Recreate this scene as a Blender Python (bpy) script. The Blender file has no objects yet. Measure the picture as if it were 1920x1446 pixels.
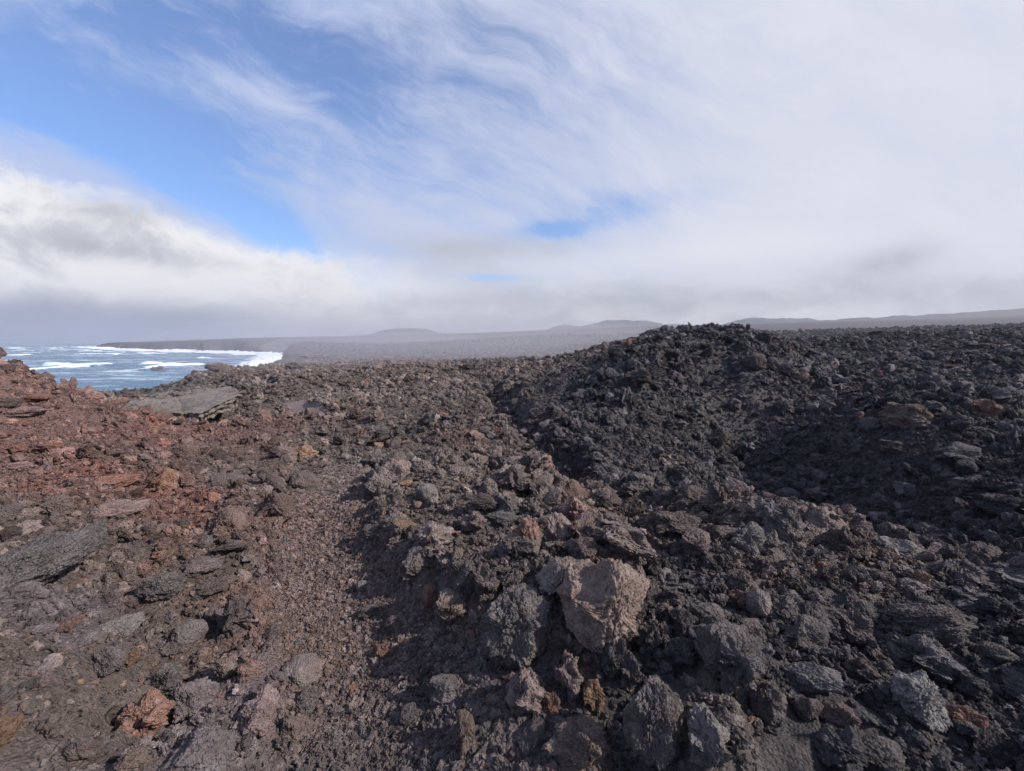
import bpy, bmesh, math, time
import numpy as np
from mathutils import Vector, Euler, Matrix

T0 = time.time()
rng = np.random.default_rng(7)
scene = bpy.context.scene
COL = scene.collection
R = math.radians

# ---------------------------------------------------------------- camera model
F_PX, PITCH, EYE = 800.0, math.atan(83 / 800.0), 1.6
SP, CP = math.sin(PITCH), math.cos(PITCH)


def ray(px, py):
    xc, yc = (px - 960) / F_PX, (723 - py) / F_PX
    return np.array([xc, CP + yc * SP, -SP + yc * CP])


# ---------------------------------------------------------------- noise
GR = np.array([[1, 1, 0], [-1, 1, 0], [1, -1, 0], [-1, -1, 0], [1, 0, 1], [-1, 0, 1], [1, 0, -1], [-1, 0, -1],
               [0, 1, 1], [0, -1, 1], [0, 1, -1], [0, -1, -1], [1, 1, 0], [-1, 1, 0], [0, -1, 1], [0, -1, -1]], np.float32)


def _h(x, y, z, s):
    h = (x * np.uint32(374761393)) ^ (y * np.uint32(668265263)) ^ (z * np.uint32(2147483647)) ^ np.uint32(s * 974711 + 13)
    h = (h ^ (h >> np.uint32(13))) * np.uint32(1274126177)
    return h ^ (h >> np.uint32(16))


def noise3(p, seed=0):
    p = np.asarray(p, np.float32)
    i = np.floor(p)
    f = p - i
    i = i.astype(np.int64).astype(np.uint32)
    u = f * f * f * (f * (f * 6 - 15) + 10)
    out = 0
    for dx in (0, 1):
        wx = u[:, 0] if dx else 1 - u[:, 0]
        for dy in (0, 1):
            wy = u[:, 1] if dy else 1 - u[:, 1]
            for dz in (0, 1):
                wz = u[:, 2] if dz else 1 - u[:, 2]
                g = GR[_h(i[:, 0] + np.uint32(dx), i[:, 1] + np.uint32(dy), i[:, 2] + np.uint32(dz), seed) & np.uint32(15)]
                out = out + wx * wy * wz * (g[:, 0] * (f[:, 0] - dx) + g[:, 1] * (f[:, 1] - dy) + g[:, 2] * (f[:, 2] - dz))
    return out


def noise2(x, y, seed=0):
    x = np.asarray(x, np.float64)
    y = np.asarray(y, np.float64)
    ix, iy = np.floor(x), np.floor(y)
    fx, fy = (x - ix).astype(np.float32), (y - iy).astype(np.float32)
    ix = ix.astype(np.int64).astype(np.uint32)
    iy = iy.astype(np.int64).astype(np.uint32)
    ux, uy = fx * fx * fx * (fx * (fx * 6 - 15) + 10), fy * fy * fy * (fy * (fy * 6 - 15) + 10)
    out = 0
    zz = np.uint32(seed + 5)
    for dx in (0, 1):
        for dy in (0, 1):
            a = (_h(ix + np.uint32(dx), iy + np.uint32(dy), zz, seed) & np.uint32(1023)).astype(np.float32) * (2 * math.pi / 1024)
            out = out + (ux if dx else 1 - ux) * (uy if dy else 1 - uy) * (np.cos(a) * (fx - dx) + np.sin(a) * (fy - dy))
    return out * 1.4


def sstep(a, b, x):
    t = np.clip((x - a) / (b - a), 0, 1)
    return t * t * (3 - 2 * t)


# ---------------------------------------------------------------- ground shape
# (px, py, forward distance): points the ground passes through, as surveyed from the view point
GC = """
760 1446 1.44;700 1250 1.96;640 1100 2.65;600 1000 3.43;640 900 4.8;600 870 5.5;520 830 7.2;450 800 9;500 770 12;560 745 16;545 700 24;540 692 30;620 690 30
0 714 5;60 716 5.5;130 742 6;185 753 7;260 782 8.5;0 900 3.5;150 900 3.8;300 920 4.0;0 1100 1.95;0 1300 1.43;300 1100 2.5;300 1400 1.47;450 1000 3.3;430 880 5.3;450 1200 2.05
0 745 14;100 752 14;200 760 13;0 740 30;100 745 35;330 795 13;400 800 14.5;360 790 16.5;430 775 19;330 768 20;230 765 20;300 738 34;440 735 28;220 738 38;500 720 28
280 722 46;290 699 48;335 690 50;440 687 58;520 673 85;590 668 80;650 666 70;400 705 40
800 800 8;800 740 14;800 950 3.65;760 880 4.8;800 700 20;700 678 29;850 682 26;940 664 28;1000 652 30;900 720 18;650 780 10;700 830 7;650 720 21
900 1300 1.63;850 1120 2.29;790 1050 2.72;720 965 3.45;690 912 4.35;930 1010 2.92;1100 1100 2.22;1130 1000 2.9;1250 1180 1.95;1400 1000 3.0;1600 1070 2.75;1900 1110 2.62;1900 1400 1.48;1400 1400 1.38;1100 1430 1.30;1000 1200 1.89
1000 950 3.5;1100 905 5.0;1040 850 7.4;1000 800 8.4;960 740 12;1150 900 5.6
1250 955 6.2;1400 940 8.0;1450 990 5.5;1700 960 5.9;1900 960 5.0;1700 850 6.5;1700 772 7.3;1900 800 6.5;1600 788 8.0;1600 880 7.1;1500 930 7.6;1600 950 6.6;1500 850 8.7;1500 780 9.6;1400 830 9.8;1300 850 9.0
1200 800 8.8;1200 700 10.0;1290 628 13;1400 635 13;1340 628 13;1415 700 10.8;1500 705 11.8;1600 685 14;1800 685 14;1900 705 12.5;1640 628 26;1900 622 28;1500 638 22;1770 628 27
1150 665 15;1050 690 15;1100 650 24;1200 640 15;1240 630 13.5;1480 648 13.5;1550 662 14;1120 652 18
1300 645 60;1100 655 60;900 661 60;700 668 60;1500 634 80;1850 616 80
560 663 150;620 655 300;700 652 300;700 641 500;600 640 400;900 640 300;900 632 500;1300 630 300;1700 615 300
150 645 930;200 642 860;300 641 780;450 638 620;440 635 800;560 634 800;900 626 800;1100 616 800;1500 605 800;1900 594 800
440 634.5 1500;900 624 1500;1300 612 1500;1900 588 1500;900 625 3500;1900 604 3500
"""
ctrl = []
for tok in GC.replace('\n', ';').split(';'):
    if tok.strip():
        px, py, Y = map(float, tok.split())
        d = ray(px, py)
        ctrl.append((Y * d[0] / d[1], Y, EYE + Y * d[2] / d[1]))
for az in (-1.3, -.65, 0, .65, 1.3):
    for r, z in ((.35, 0), (.8, .02)):
        ctrl.append((r * math.sin(az), r * math.cos(az), z + (.15 if abs(az) > 1 else 0)))
ctrl = np.array(ctrl)


def polar(X, Y):
    return np.clip(np.arctan2(X, Y), -1.15, 1.15), np.log(np.maximum(np.hypot(X, Y), .3))


def wz(lr):
    return .5 + .25 * np.exp(lr)


ca, cl = polar(ctrl[:, 0], ctrl[:, 1])
CA = np.stack([ca * 2.0, cl], 1)


def tps(d2):
    return .5 * d2 * np.log(np.maximum(d2, 1e-12))


n = len(ctrl)
K = tps(((CA[:, None] - CA[None]) ** 2).sum(2)) + np.eye(n) * 2e-4
P = np.hstack([np.ones((n, 1)), CA])
A = np.block([[K, P], [P.T, np.zeros((3, 3))]])
wsol = np.linalg.solve(A, np.concatenate([ctrl[:, 2] / wz(cl), np.zeros(3)]))

COAST = np.array([(-70, -60), (-47, 10), (-40, 25), (-38, 38), (-44, 50), (-55, 95), (-86, 150), (-135, 240), (-225, 410), (-330, 500),
                  (-422, 544), (-540, 615), (-720, 760), (-925, 925), (-900, 985), (-740, 1060), (-480, 1400), (-150, 2600), (0, 4500)], float)


def coast_sd(X, Y):
    """signed distance to the shoreline, positive on land"""
    X = np.asarray(X, np.float32)
    Y = np.asarray(Y, np.float32)
    best = np.full(X.shape, 1e9, np.float32)
    inside = np.zeros(X.shape, bool)
    poly = np.vstack([COAST, [(6000, 4500), (6000, -60)]]).astype(np.float32)
    for k in range(len(poly)):
        a, b = poly[k], poly[(k + 1) % len(poly)]
        if k < len(COAST) - 1:
            e = b - a
            t = np.clip(((X - a[0]) * e[0] + (Y - a[1]) * e[1]) / (e @ e), 0, 1)
            best = np.minimum(best, np.hypot(X - a[0] - t * e[0], Y - a[1] - t * e[1]))
        cond = ((a[1] > Y) != (b[1] > Y))
        if b[1] != a[1]:
            inside ^= cond & (X < (b[0] - a[0]) * (Y - a[1]) / (b[1] - a[1]) + a[0])
    return np.where(inside, best, -best)


PATH = np.array([(850, 1446), (700, 1250), (625, 1120), (590, 1020), (630, 930), (645, 890), (628, 876)], float)
PATHW = np.array([.46, .37, .33, .33, .30, .26, .20])
PATH2 = np.array([(575, 775), (578, 755), (558, 735), (552, 720)], float)


def on_plane(pts, z=0.0):
    out = []
    for px, py in pts:
        d = ray(px, py)
        t = (z - EYE) / d[2]
        out.append((d[0] * t, d[1] * t))
    return np.array(out)


PATHG = on_plane(PATH)
PATHG2 = on_plane(PATH2, -.4)


def path_mask(X, Y):
    m = np.zeros(np.shape(X))
    for k in range(len(PATHG) - 1):
        a, b = PATHG[k], PATHG[k + 1]
        e = b - a
        t = np.clip(((X - a[0]) * e[0] + (Y - a[1]) * e[1]) / (e @ e), 0, 1)
        d = np.hypot(X - a[0] - t * e[0], Y - a[1] - t * e[1])
        w = PATHW[k] * (1 - t) + PATHW[k + 1] * t
        m = np.maximum(m, 1 - sstep(.75, 1.25, d / w))
    for k in range(len(PATHG2) - 1):
        a, b = PATHG2[k], PATHG2[k + 1]
        e = b - a
        t = np.clip(((X - a[0]) * e[0] + (Y - a[1]) * e[1]) / (e @ e), 0, 1)
        d = np.hypot(X - a[0] - t * e[0], Y - a[1] - t * e[1])
        m = np.maximum(m, 1 - sstep(.7, 1.3, d / .45))
    return m


def bank(X, Y):
    """the low levee along one side of the path and the gentle rise on the other"""
    cx = np.interp(Y, PATHG[:, 1], PATHG[:, 0])
    w = np.interp(Y, PATHG[:, 1], PATHW)
    t = (X - cx) / w
    up = .11 * sstep(1.0, 1.8, t) * (1 - .8 * sstep(2.5, 6, t)) + .07 * sstep(-.9, -2.2, t) * sstep(-9, -3, t)
    return up * sstep(.9, 1.3, Y) * (1 - sstep(4.3, 5.6, Y))


def base_height(X, Y):
    X = np.asarray(X, float).ravel()
    Y = np.asarray(Y, float).ravel()
    out = np.empty(len(X))
    for s in range(0, len(X), 60000):
        x, y = X[s:s + 60000], Y[s:s + 60000]
        a, l = polar(x, y)
        q = np.stack([a * 2.0, l], 1).astype(np.float32)
        d2 = (q[:, 0, None] - CA[None, :, 0].astype(np.float32)) ** 2 + (q[:, 1, None] - CA[None, :, 1].astype(np.float32)) ** 2
        w = tps(d2) @ wsol[:n].astype(np.float32) + wsol[n] + q @ wsol[n + 1:]
        z = w * wz(np.minimum(l, math.log(3000)))
        az = np.abs(np.arctan2(x, y))
        z = z * (1 - sstep(1.3, 2.2, az))
        out[s:s + 60000] = z
    return out


GULLY = np.zeros((0, 3))


def height(X, Y, fine=True):
    X = np.asarray(X, float).ravel()
    Y = np.asarray(Y, float).ravel()
    r = np.hypot(X, Y)
    z = base_height(X, Y) - np.minimum(.024 * r, .70) * sstep(5, 14, r) * (1 - .9 * np.exp(-((X + 12) / 9) ** 2 - ((Y - 28) / 8) ** 2)) * (1 - .9 * sstep(-13, -24, X) * sstep(200, 100, Y)) + bank(X, Y)
    pm = path_mask(X, Y)
    rough = (1 - pm * .95) * (1 - .6 * np.exp(-((X + 9.5) / 5) ** 2 - ((Y - 24) / 7) ** 2))
    wx = X + .35 * noise2(X * .7, Y * .7, 40)
    wy = Y + .35 * noise2(X * .7 + 31, Y * .7, 41)
    for lam, amp, sd in ((60, .8, 1), (22, .32, 2), (8, .42, 3), (3, .24, 4), (1.1, .13, 5), (.45, .075, 6), (.18, .042, 7), (.08, .018, 8)):
        gate = sstep(lam * .6, lam * 2, r) if lam > 1.5 else 1.0
        vis = (lam * 900 > r * 1.5)
        v = np.zeros(len(X))
        if vis.any():
            nv = noise2(wx[vis] / lam, wy[vis] / lam, sd)
            if lam < 30:
                nv = .45 - 1.25 * np.abs(nv) if sd % 2 else nv
            v[vis] = nv
        z = z + amp * v * gate * rough
    ter = sstep(-11, -17, X) * sstep(15, 21, Y) * sstep(75, 55, Y)
    hs = z / .62 + .5 * noise2(X / 3.5, Y / 3.5, 402)
    z = z + ter * .62 * (np.floor(hs) + sstep(.30, .62, hs - np.floor(hs)) - hs)
    azz = np.arctan2(X, Y)
    z = z - .017 * np.minimum(r, 150) * sstep(12, 28, r) * (1 - sstep(150, 420, r)) * sstep(-.62, -.45, azz) * (1 - sstep(.08, .25, azz))
    if len(GULLY):
        g = np.zeros(len(X))
        for k in range(len(GULLY) - 1):
            a, b = GULLY[k, :2], GULLY[k + 1, :2]
            e = b - a
            t = np.clip(((X - a[0]) * e[0] + (Y - a[1]) * e[1]) / (e @ e), 0, 1)
            wob = .25 * noise2(X / 1.1, Y / 1.1, 401)
            g = np.maximum(g, 1 - sstep(.12, .62, np.hypot(X - a[0] - t * e[0], Y - a[1] - t * e[1]) + wob))
        z = z - .42 * g
    # shoreline: cliffs down to the sea bed
    sd = coast_sd(X, Y)
    far = (r > 18) & (sd < 60)
    if far.any():
        xf, yf, rf = X[far], Y[far], r[far]
        big = np.minimum(rf, 700)
        sdd = sd[far] + .035 * big * noise2(xf / 75, yf / 75, 21) + .020 * big * noise2(xf / 27, yf / 27, 23) + .008 * big * noise2(xf / 9, yf / 9, 22) \
            + 2.0 * noise2(xf / 5, yf / 5, 24)
        k = sstep(-.1, 1, (sdd + 2) / (5 + .045 * big * (1 + .8 * noise2(xf / 50, yf / 50, 25))))
        k = np.clip(k + .10 * noise2(xf / 18, yf / 18, 26) * (k > .02) * (k < .98), 0, 1)
        z[far] = -17 * (1 - k) + z[far] * k
    deep = sd <= -60
    z[deep] = -17
    return z


# ---------------------------------------------------------------- mesh helpers
def mesh_from(name, v, f, smooth=True):
    me = bpy.data.meshes.new(name)
    v = np.ascontiguousarray(v, np.float32)
    f = np.ascontiguousarray(f, np.int32)
    k = f.shape[1]
    me.vertices.add(len(v))
    me.vertices.foreach_set('co', v.ravel())
    me.loops.add(f.size)
    me.loops.foreach_set('vertex_index', f.ravel())
    me.polygons.add(len(f))
    me.polygons.foreach_set('loop_start', np.arange(0, f.size, k, dtype=np.int32))
    me.polygons.foreach_set('use_smooth', np.full(len(f), smooth))
    me.update(calc_edges=True)
    return me


def link(name, me, mat=None):
    o = bpy.data.objects.new(name, me)
    COL.objects.link(o)
    if mat is not None and me is not None:
        me.materials.clear()
        me.materials.append(mat)
    return o


def color_attr(me, name, c):
    a = me.attributes.new(name, 'FLOAT_COLOR', 'POINT')
    c4 = np.ones((len(me.vertices), 4), np.float32)
    c4[:, :3] = c
    a.data.foreach_set('color', c4.ravel())


def float_attr(me, name, v):
    a = me.attributes.new(name, 'FLOAT', 'POINT')
    a.data.foreach_set('value', np.asarray(v, np.float32))


# ---------------------------------------------------------------- node helper
class NT:
    def __init__(self, tree):
        self.t = tree

    def node(self, typ, **kw):
        nd = self.t.nodes.new(typ)
        for k, v in kw.items():
            setattr(nd, k, v)
        return nd

    def put(self, sock, v):
        if isinstance(v, bpy.types.NodeSocket):
            self.t.links.new(v, sock)
        elif isinstance(v, X_):
            self.t.links.new(v.s, sock)
        elif v is not None:
            sock.default_value = v

    def math(self, op, a, b=None, c=None, clamp=False):
        nd = self.node('ShaderNodeMath', operation=op, use_clamp=clamp)
        for i, v in enumerate((a, b, c)):
            if v is not None:
                self.put(nd.inputs[i], v)
        return X_(self, nd.outputs[0])

    def noise(self, vec, scale, detail=5, rough=.55, dist=0, dim='3D'):
        nd = self.node('ShaderNodeTexNoise', noise_dimensions=dim)
        if vec is not None:
            self.put(nd.inputs['Vector'], vec)
        nd.inputs['Scale'].default_value = scale
        nd.inputs['Detail'].default_value = detail
        nd.inputs['Roughness'].default_value = rough
        nd.inputs['Distortion'].default_value = dist
        return X_(self, nd.outputs[0])

    def mixc(self, f, a, b, mode='MIX'):
        nd = self.node('ShaderNodeMix', data_type='RGBA', blend_type=mode)
        self.put(nd.inputs[0], f)
        self.put(nd.inputs[6], a)
        self.put(nd.inputs[7], b)
        return nd.outputs[2]

    def step(self, x, a, b):
        nd = self.node('ShaderNodeMapRange', interpolation_type='SMOOTHSTEP')
        self.put(nd.inputs[0], x)
        self.put(nd.inputs[1], a)
        self.put(nd.inputs[2], b)
        return X_(self, nd.outputs[0])

    def xyz(self, x, y, z=0.0):
        nd = self.node('ShaderNodeCombineXYZ')
        for i, v in enumerate((x, y, z)):
            self.put(nd.inputs[i], v)
        return nd.outputs[0]


class X_:
    def __init__(self, nt, s):
        self.nt, self.s = nt, s

    def __add__(self, o): return self.nt.math('ADD', self, o)
    __radd__ = __add__
    def __sub__(self, o): return self.nt.math('SUBTRACT', self, o)
    def __rsub__(self, o): return self.nt.math('SUBTRACT', o, self)
    def __mul__(self, o): return self.nt.math('MULTIPLY', self, o)
    __rmul__ = __mul__
    def __truediv__(self, o): return self.nt.math('DIVIDE', self, o)
    def clamp(self): return self.nt.math('ADD', self, 0.0, clamp=True)
    def max(self, o): return self.nt.math('MAXIMUM', self, o)
    def min(self, o): return self.nt.math('MINIMUM', self, o)
    def exp(self): return self.nt.math('EXPONENT', self)
    def abs(self): return self.nt.math('ABSOLUTE', self)


def new_mat(name):
    m = bpy.data.materials.new(name)
    m.use_nodes = True
    m.node_tree.nodes.clear()
    nt = NT(m.node_tree)
    out = nt.node('ShaderNodeOutputMaterial')
    return m, nt, out


# ---------------------------------------------------------------- rock materials
def rock_material(name, source, bump=1.0, dust=.0):
    m, nt, out = new_mat(name)
    geo = nt.node('ShaderNodeNewGeometry')
    pos = geo.outputs['Position']
    if source == 'object':
        base = nt.node('ShaderNodeObjectInfo').outputs['Color']
    elif source == 'instancer':
        base = nt.node('ShaderNodeAttribute', attribute_type='INSTANCER', attribute_name='col').outputs['Color']
    else:
        base = nt.node('ShaderNodeAttribute', attribute_type='GEOMETRY', attribute_name='col').outputs['Color']
    n1 = nt.noise(pos, 9, 6, .6)
    n2 = nt.noise(pos, 55, 5, .65)
    n3 = nt.noise(pos, 3.1, 4, .6, .6)
    n4 = nt.noise(pos, 190, 2, .6)
    val = nt.math('POWER', 2.0, (n1 - .5) * 2.2 + (n2 - .5) * 2.2 + (n4 - .5) * .9)
    tint = nt.step(n3 + (n2 - .5) * .35, .56, .78)
    c = nt.mixc(tint * .55, base, (1.28, .96, .78, 1), 'MULTIPLY')
    grey = nt.step(n1 + (n3 - .5) * .8, .55, .75)
    hsv = nt.node('ShaderNodeHueSaturation')
    hsv.inputs['Saturation'].default_value = .45
    nt.put(hsv.inputs['Color'], c)
    c = nt.mixc(grey * .6, c, hsv.outputs[0])
    vm = nt.node('ShaderNodeVectorMath', operation='SCALE')
    nt.put(vm.inputs[0], c)
    nt.put(vm.inputs['Scale'], val)
    bs = nt.node('ShaderNodeBsdfPrincipled')
    nt.put(bs.inputs['Base Color'], vm.outputs[0])
    bs.inputs['Roughness'].default_value = .82
    bs.inputs['Specular IOR Level'].default_value = .3
    vor = nt.node('ShaderNodeTexVoronoi', feature='F1')
    nt.put(vor.inputs['Vector'], pos)
    vor.inputs['Scale'].default_value = 75
    pits = nt.step(X_(nt, vor.outputs['Distance']) + (n1 - .5) * .5, .1, .6)
    h = nt.noise(pos, 26, 8, .70) * 1.15 + n2 * .6 + pits * .30
    bp = nt.node('ShaderNodeBump')
    if source == 'vertex':
        bp.inputs['Strength'].default_value = .9
    else:
        rnd = X_(nt, nt.node('ShaderNodeObjectInfo').outputs['Random'])
        nt.put(bp.inputs['Strength'], rnd * .45 + .60)
    bp.inputs['Distance'].default_value = .045 * bump
    nt.put(bp.inputs['Height'], h)
    nt.put(bs.inputs['Normal'], bp.outputs[0])
    nt.t.links.new(bs.outputs[0], out.inputs[0])
    return m


M_GROUND = rock_material('lava_ground', 'vertex', 1.2)
M_ROCK = rock_material('lava_stone', 'object', 1.0)
M_RUBBLE = rock_material('lava_clinker', 'instancer', .9)

# ---------------------------------------------------------------- regional albedo
PAL = dict(red=(.205, .122, .106), dred=(.172, .106, .096), brown=(.155, .120, .108), grey=(.140, .115, .107), dark=(.083, .075, .079),
           gravel=(.215, .155, .140), ash=(.195, .168, .155), tan=(.240, .172, .142), bluegrey=(.108, .098, .103), pink=(.275, .195, .185),
           orange=(.340, .195, .115), rust=(.310, .155, .110), purple=(.170, .138, .144), pale=(.235, .218, .210), lgrey=(.168, .152, .150))


def ground_hits(pts, full=False):
    """world points where the sight lines through the given pixels meet the ground"""
    pts = np.asarray(pts, float)
    d = np.array([ray(*p) for p in pts])
    d /= np.hypot(d[:, 0], d[:, 1])[:, None]
    rs = np.exp(np.linspace(math.log(.7), math.log(900), 700))
    X = d[:, 0, None] * rs
    Y = d[:, 1, None] * rs
    Z = EYE + d[:, 2, None] * rs
    H = (height(X, Y) if full else base_height(X, Y)).reshape(X.shape)
    hit = (Z < H)
    k = np.where(hit.any(1), hit.argmax(1), 400)
    rr = rs[k]
    return np.stack([d[:, 0] * rr, d[:, 1] * rr, base_height(d[:, 0] * rr, d[:, 1] * rr)], 1)


GULLY = ground_hits([(925, 715), (960, 765), (990, 805), (1040, 852), (1105, 900), (1180, 940), (1240, 965)])
CC = """30 720 red;120 740 dred;60 850 red;220 830 dred;130 950 red;300 880 dred;330 960 red;60 1000 brown;400 900 brown;200 1050 brown;420 1040 brown;350 1130 brown
100 1180 purple;250 1250 brown;60 1350 brown;200 1400 brown;400 1250 brown;470 1330 purple;350 1420 purple;520 1150 gravel;600 1200 gravel;640 1080 gravel;560 1000 gravel
560 900 brown;640 960 gravel;650 900 ash;560 820 brown;450 830 dred;330 800 red;420 770 brown;300 750 ash;400 740 ash;500 790 dred;480 760 brown;560 740 ash;520 720 brown
650 760 brown;700 800 grey;800 760 grey;900 720 grey;700 700 brown;850 700 grey;950 690 grey;800 850 grey;900 850 brown;950 880 brown;1000 900 brown;750 930 brown;700 1000 brown
850 980 brown;950 1000 grey;1050 960 brown;1100 1000 brown;900 1080 brown;1000 1100 grey;1150 1050 brown;1200 1000 brown;650 1300 grey;720 1380 grey;800 1250 grey;600 1400 grey
1100 750 dark;1200 720 dark;1300 680 dark;1250 800 dark;1150 850 dark;1350 760 dark;1450 720 dark;1500 800 dark;1600 700 dark;1750 680 dark;1700 800 dark;1850 720 dark;1400 880 dark
1600 900 dark;1800 900 dark;1500 980 dark;1750 1000 dark;1900 1050 dark;1350 1000 brown;1450 1060 grey;1300 1150 dark;1550 1150 dark;1650 1100 brown;1800 1180 dark;1500 1300 dark
1700 1350 dark;1850 1300 dark;1250 1280 dark;1350 1400 grey;1600 1420 dark;1800 1430 dark;1050 1250 brown;1000 1380 brown;1180 1370 dark;900 1330 grey;1100 1430 brown
300 640 dark;500 645 dark;700 645 dark;1000 640 dark;1300 640 dark;1800 612 dark;400 700 brown;500 690 brown;600 675 brown"""
cpts, ccol = [], []
for tok in CC.replace('\n', ';').split(';'):
    px, py, c = tok.split()
    cpts.append((float(px), float(py)))
    ccol.append(PAL[c])
ch = ground_hits(cpts)
cca, ccl = polar(ch[:, 0], ch[:, 1])
ccol = np.array(ccol)


def region_col(X, Y):
    out = np.empty((len(X), 3), np.float32)
    for s in range(0, len(X), 60000):
        a, l = polar(X[s:s + 60000], Y[s:s + 60000])
        d2 = ((a[:, None] - cca) * 2) ** 2 + (l[:, None] - ccl) ** 2
        w = 1 / (d2 + .004) ** 2
        out[s:s + 60000] = (w @ ccol) / w.sum(1)[:, None]
    X, Y = np.asarray(X), np.asarray(Y)
    z1 = noise2(X / 1.3, Y / 1.3, 301) + .6 * noise2(X / .5, Y / .5, 302)
    z2 = noise2(X / 4.5, Y / 4.5, 303) + .5 * noise2(X / 1.1, Y / 1.1, 304)
    red = np.clip((out[:, 0] / out[:, 2] - 1.0) / .9, 0, 1)
    rust = sstep(.12, .75, z1) * (.25 + .75 * red)
    out *= (1 + rust[:, None] * np.array([.28, .03, -.06]))
    out *= np.exp(.22 * z2)[:, None]
    return out


# ---------------------------------------------------------------- ground mesh
def ground():
    az = np.concatenate([np.linspace(-R(180), -R(63), 70, endpoint=False), np.linspace(-R(63), R(63), 1150), np.linspace(R(63), R(180), 71)[1:-1]])
    rs = np.exp(np.concatenate([np.linspace(math.log(.25), math.log(1.1), 40, endpoint=False), np.linspace(math.log(1.1), math.log(60), 820, endpoint=False),
                                np.linspace(math.log(60), math.log(5200), 420)]))
    na, nr = len(az), len(rs)
    Xg = np.sin(az)[None] * rs[:, None]
    Yg = np.cos(az)[None] * rs[:, None]
    Z = height(Xg, Yg)
    v = np.stack([Xg.ravel(), Yg.ravel(), Z], 1)
    v = np.vstack([v, [(0, 0, 0)]])
    i = np.arange(nr - 1)[:, None] * na
    j = np.arange(na)[None]
    jn = (j + 1) % na
    f = np.stack([i + j, i + jn, i + na + jn, i + na + j], 2).reshape(-1, 4)[:, ::-1]
    me = mesh_from('ground', v, f, True)
    c = region_col(v[:, 0], v[:, 1])
    pmv = path_mask(v[:, 0], v[:, 1])[:, None]
    c = c * (1 - pmv) + pmv * np.array(PAL['gravel']) * 1.08
    me.update()
    color_attr(me, 'col', c * .95)
    o = link('ground', me, M_GROUND)
    o['kind'] = 'structure'
    return o


ground()
print('ground', time.time() - T0)

# ---------------------------------------------------------------- rock shapes
_ico = {}


def ico(level):
    if level not in _ico:
        bm = bmesh.new()
        bmesh.ops.create_icosphere(bm, subdivisions=level, radius=1)
        v = np.array([x.co[:] for x in bm.verts], np.float32)
        f = np.array([[q.index for q in x.verts] for x in bm.faces], np.int32)
        bm.free()
        v /= np.linalg.norm(v, axis=1)[:, None]
        _ico[level] = (v, f)
    return _ico[level]


def lumps(p, g, count, spread=1.25):
    c = g.normal(size=(count, 3)).astype(np.float32)
    c /= np.linalg.norm(c, axis=1)[:, None]
    rad = spread * math.sqrt(4.0 / count) * g.uniform(.6, 1.25, count).astype(np.float32)
    out = np.zeros(len(p), np.float32)
    for s in range(0, len(p), 20000):
        d2 = np.maximum(2 - 2 * (p[s:s + 20000] @ c.T), 0) / rad ** 2
        out[s:s + 20000] = (np.sqrt(np.maximum(1 - d2, 0)) * rad).max(1)
    return out / rad.mean()


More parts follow.
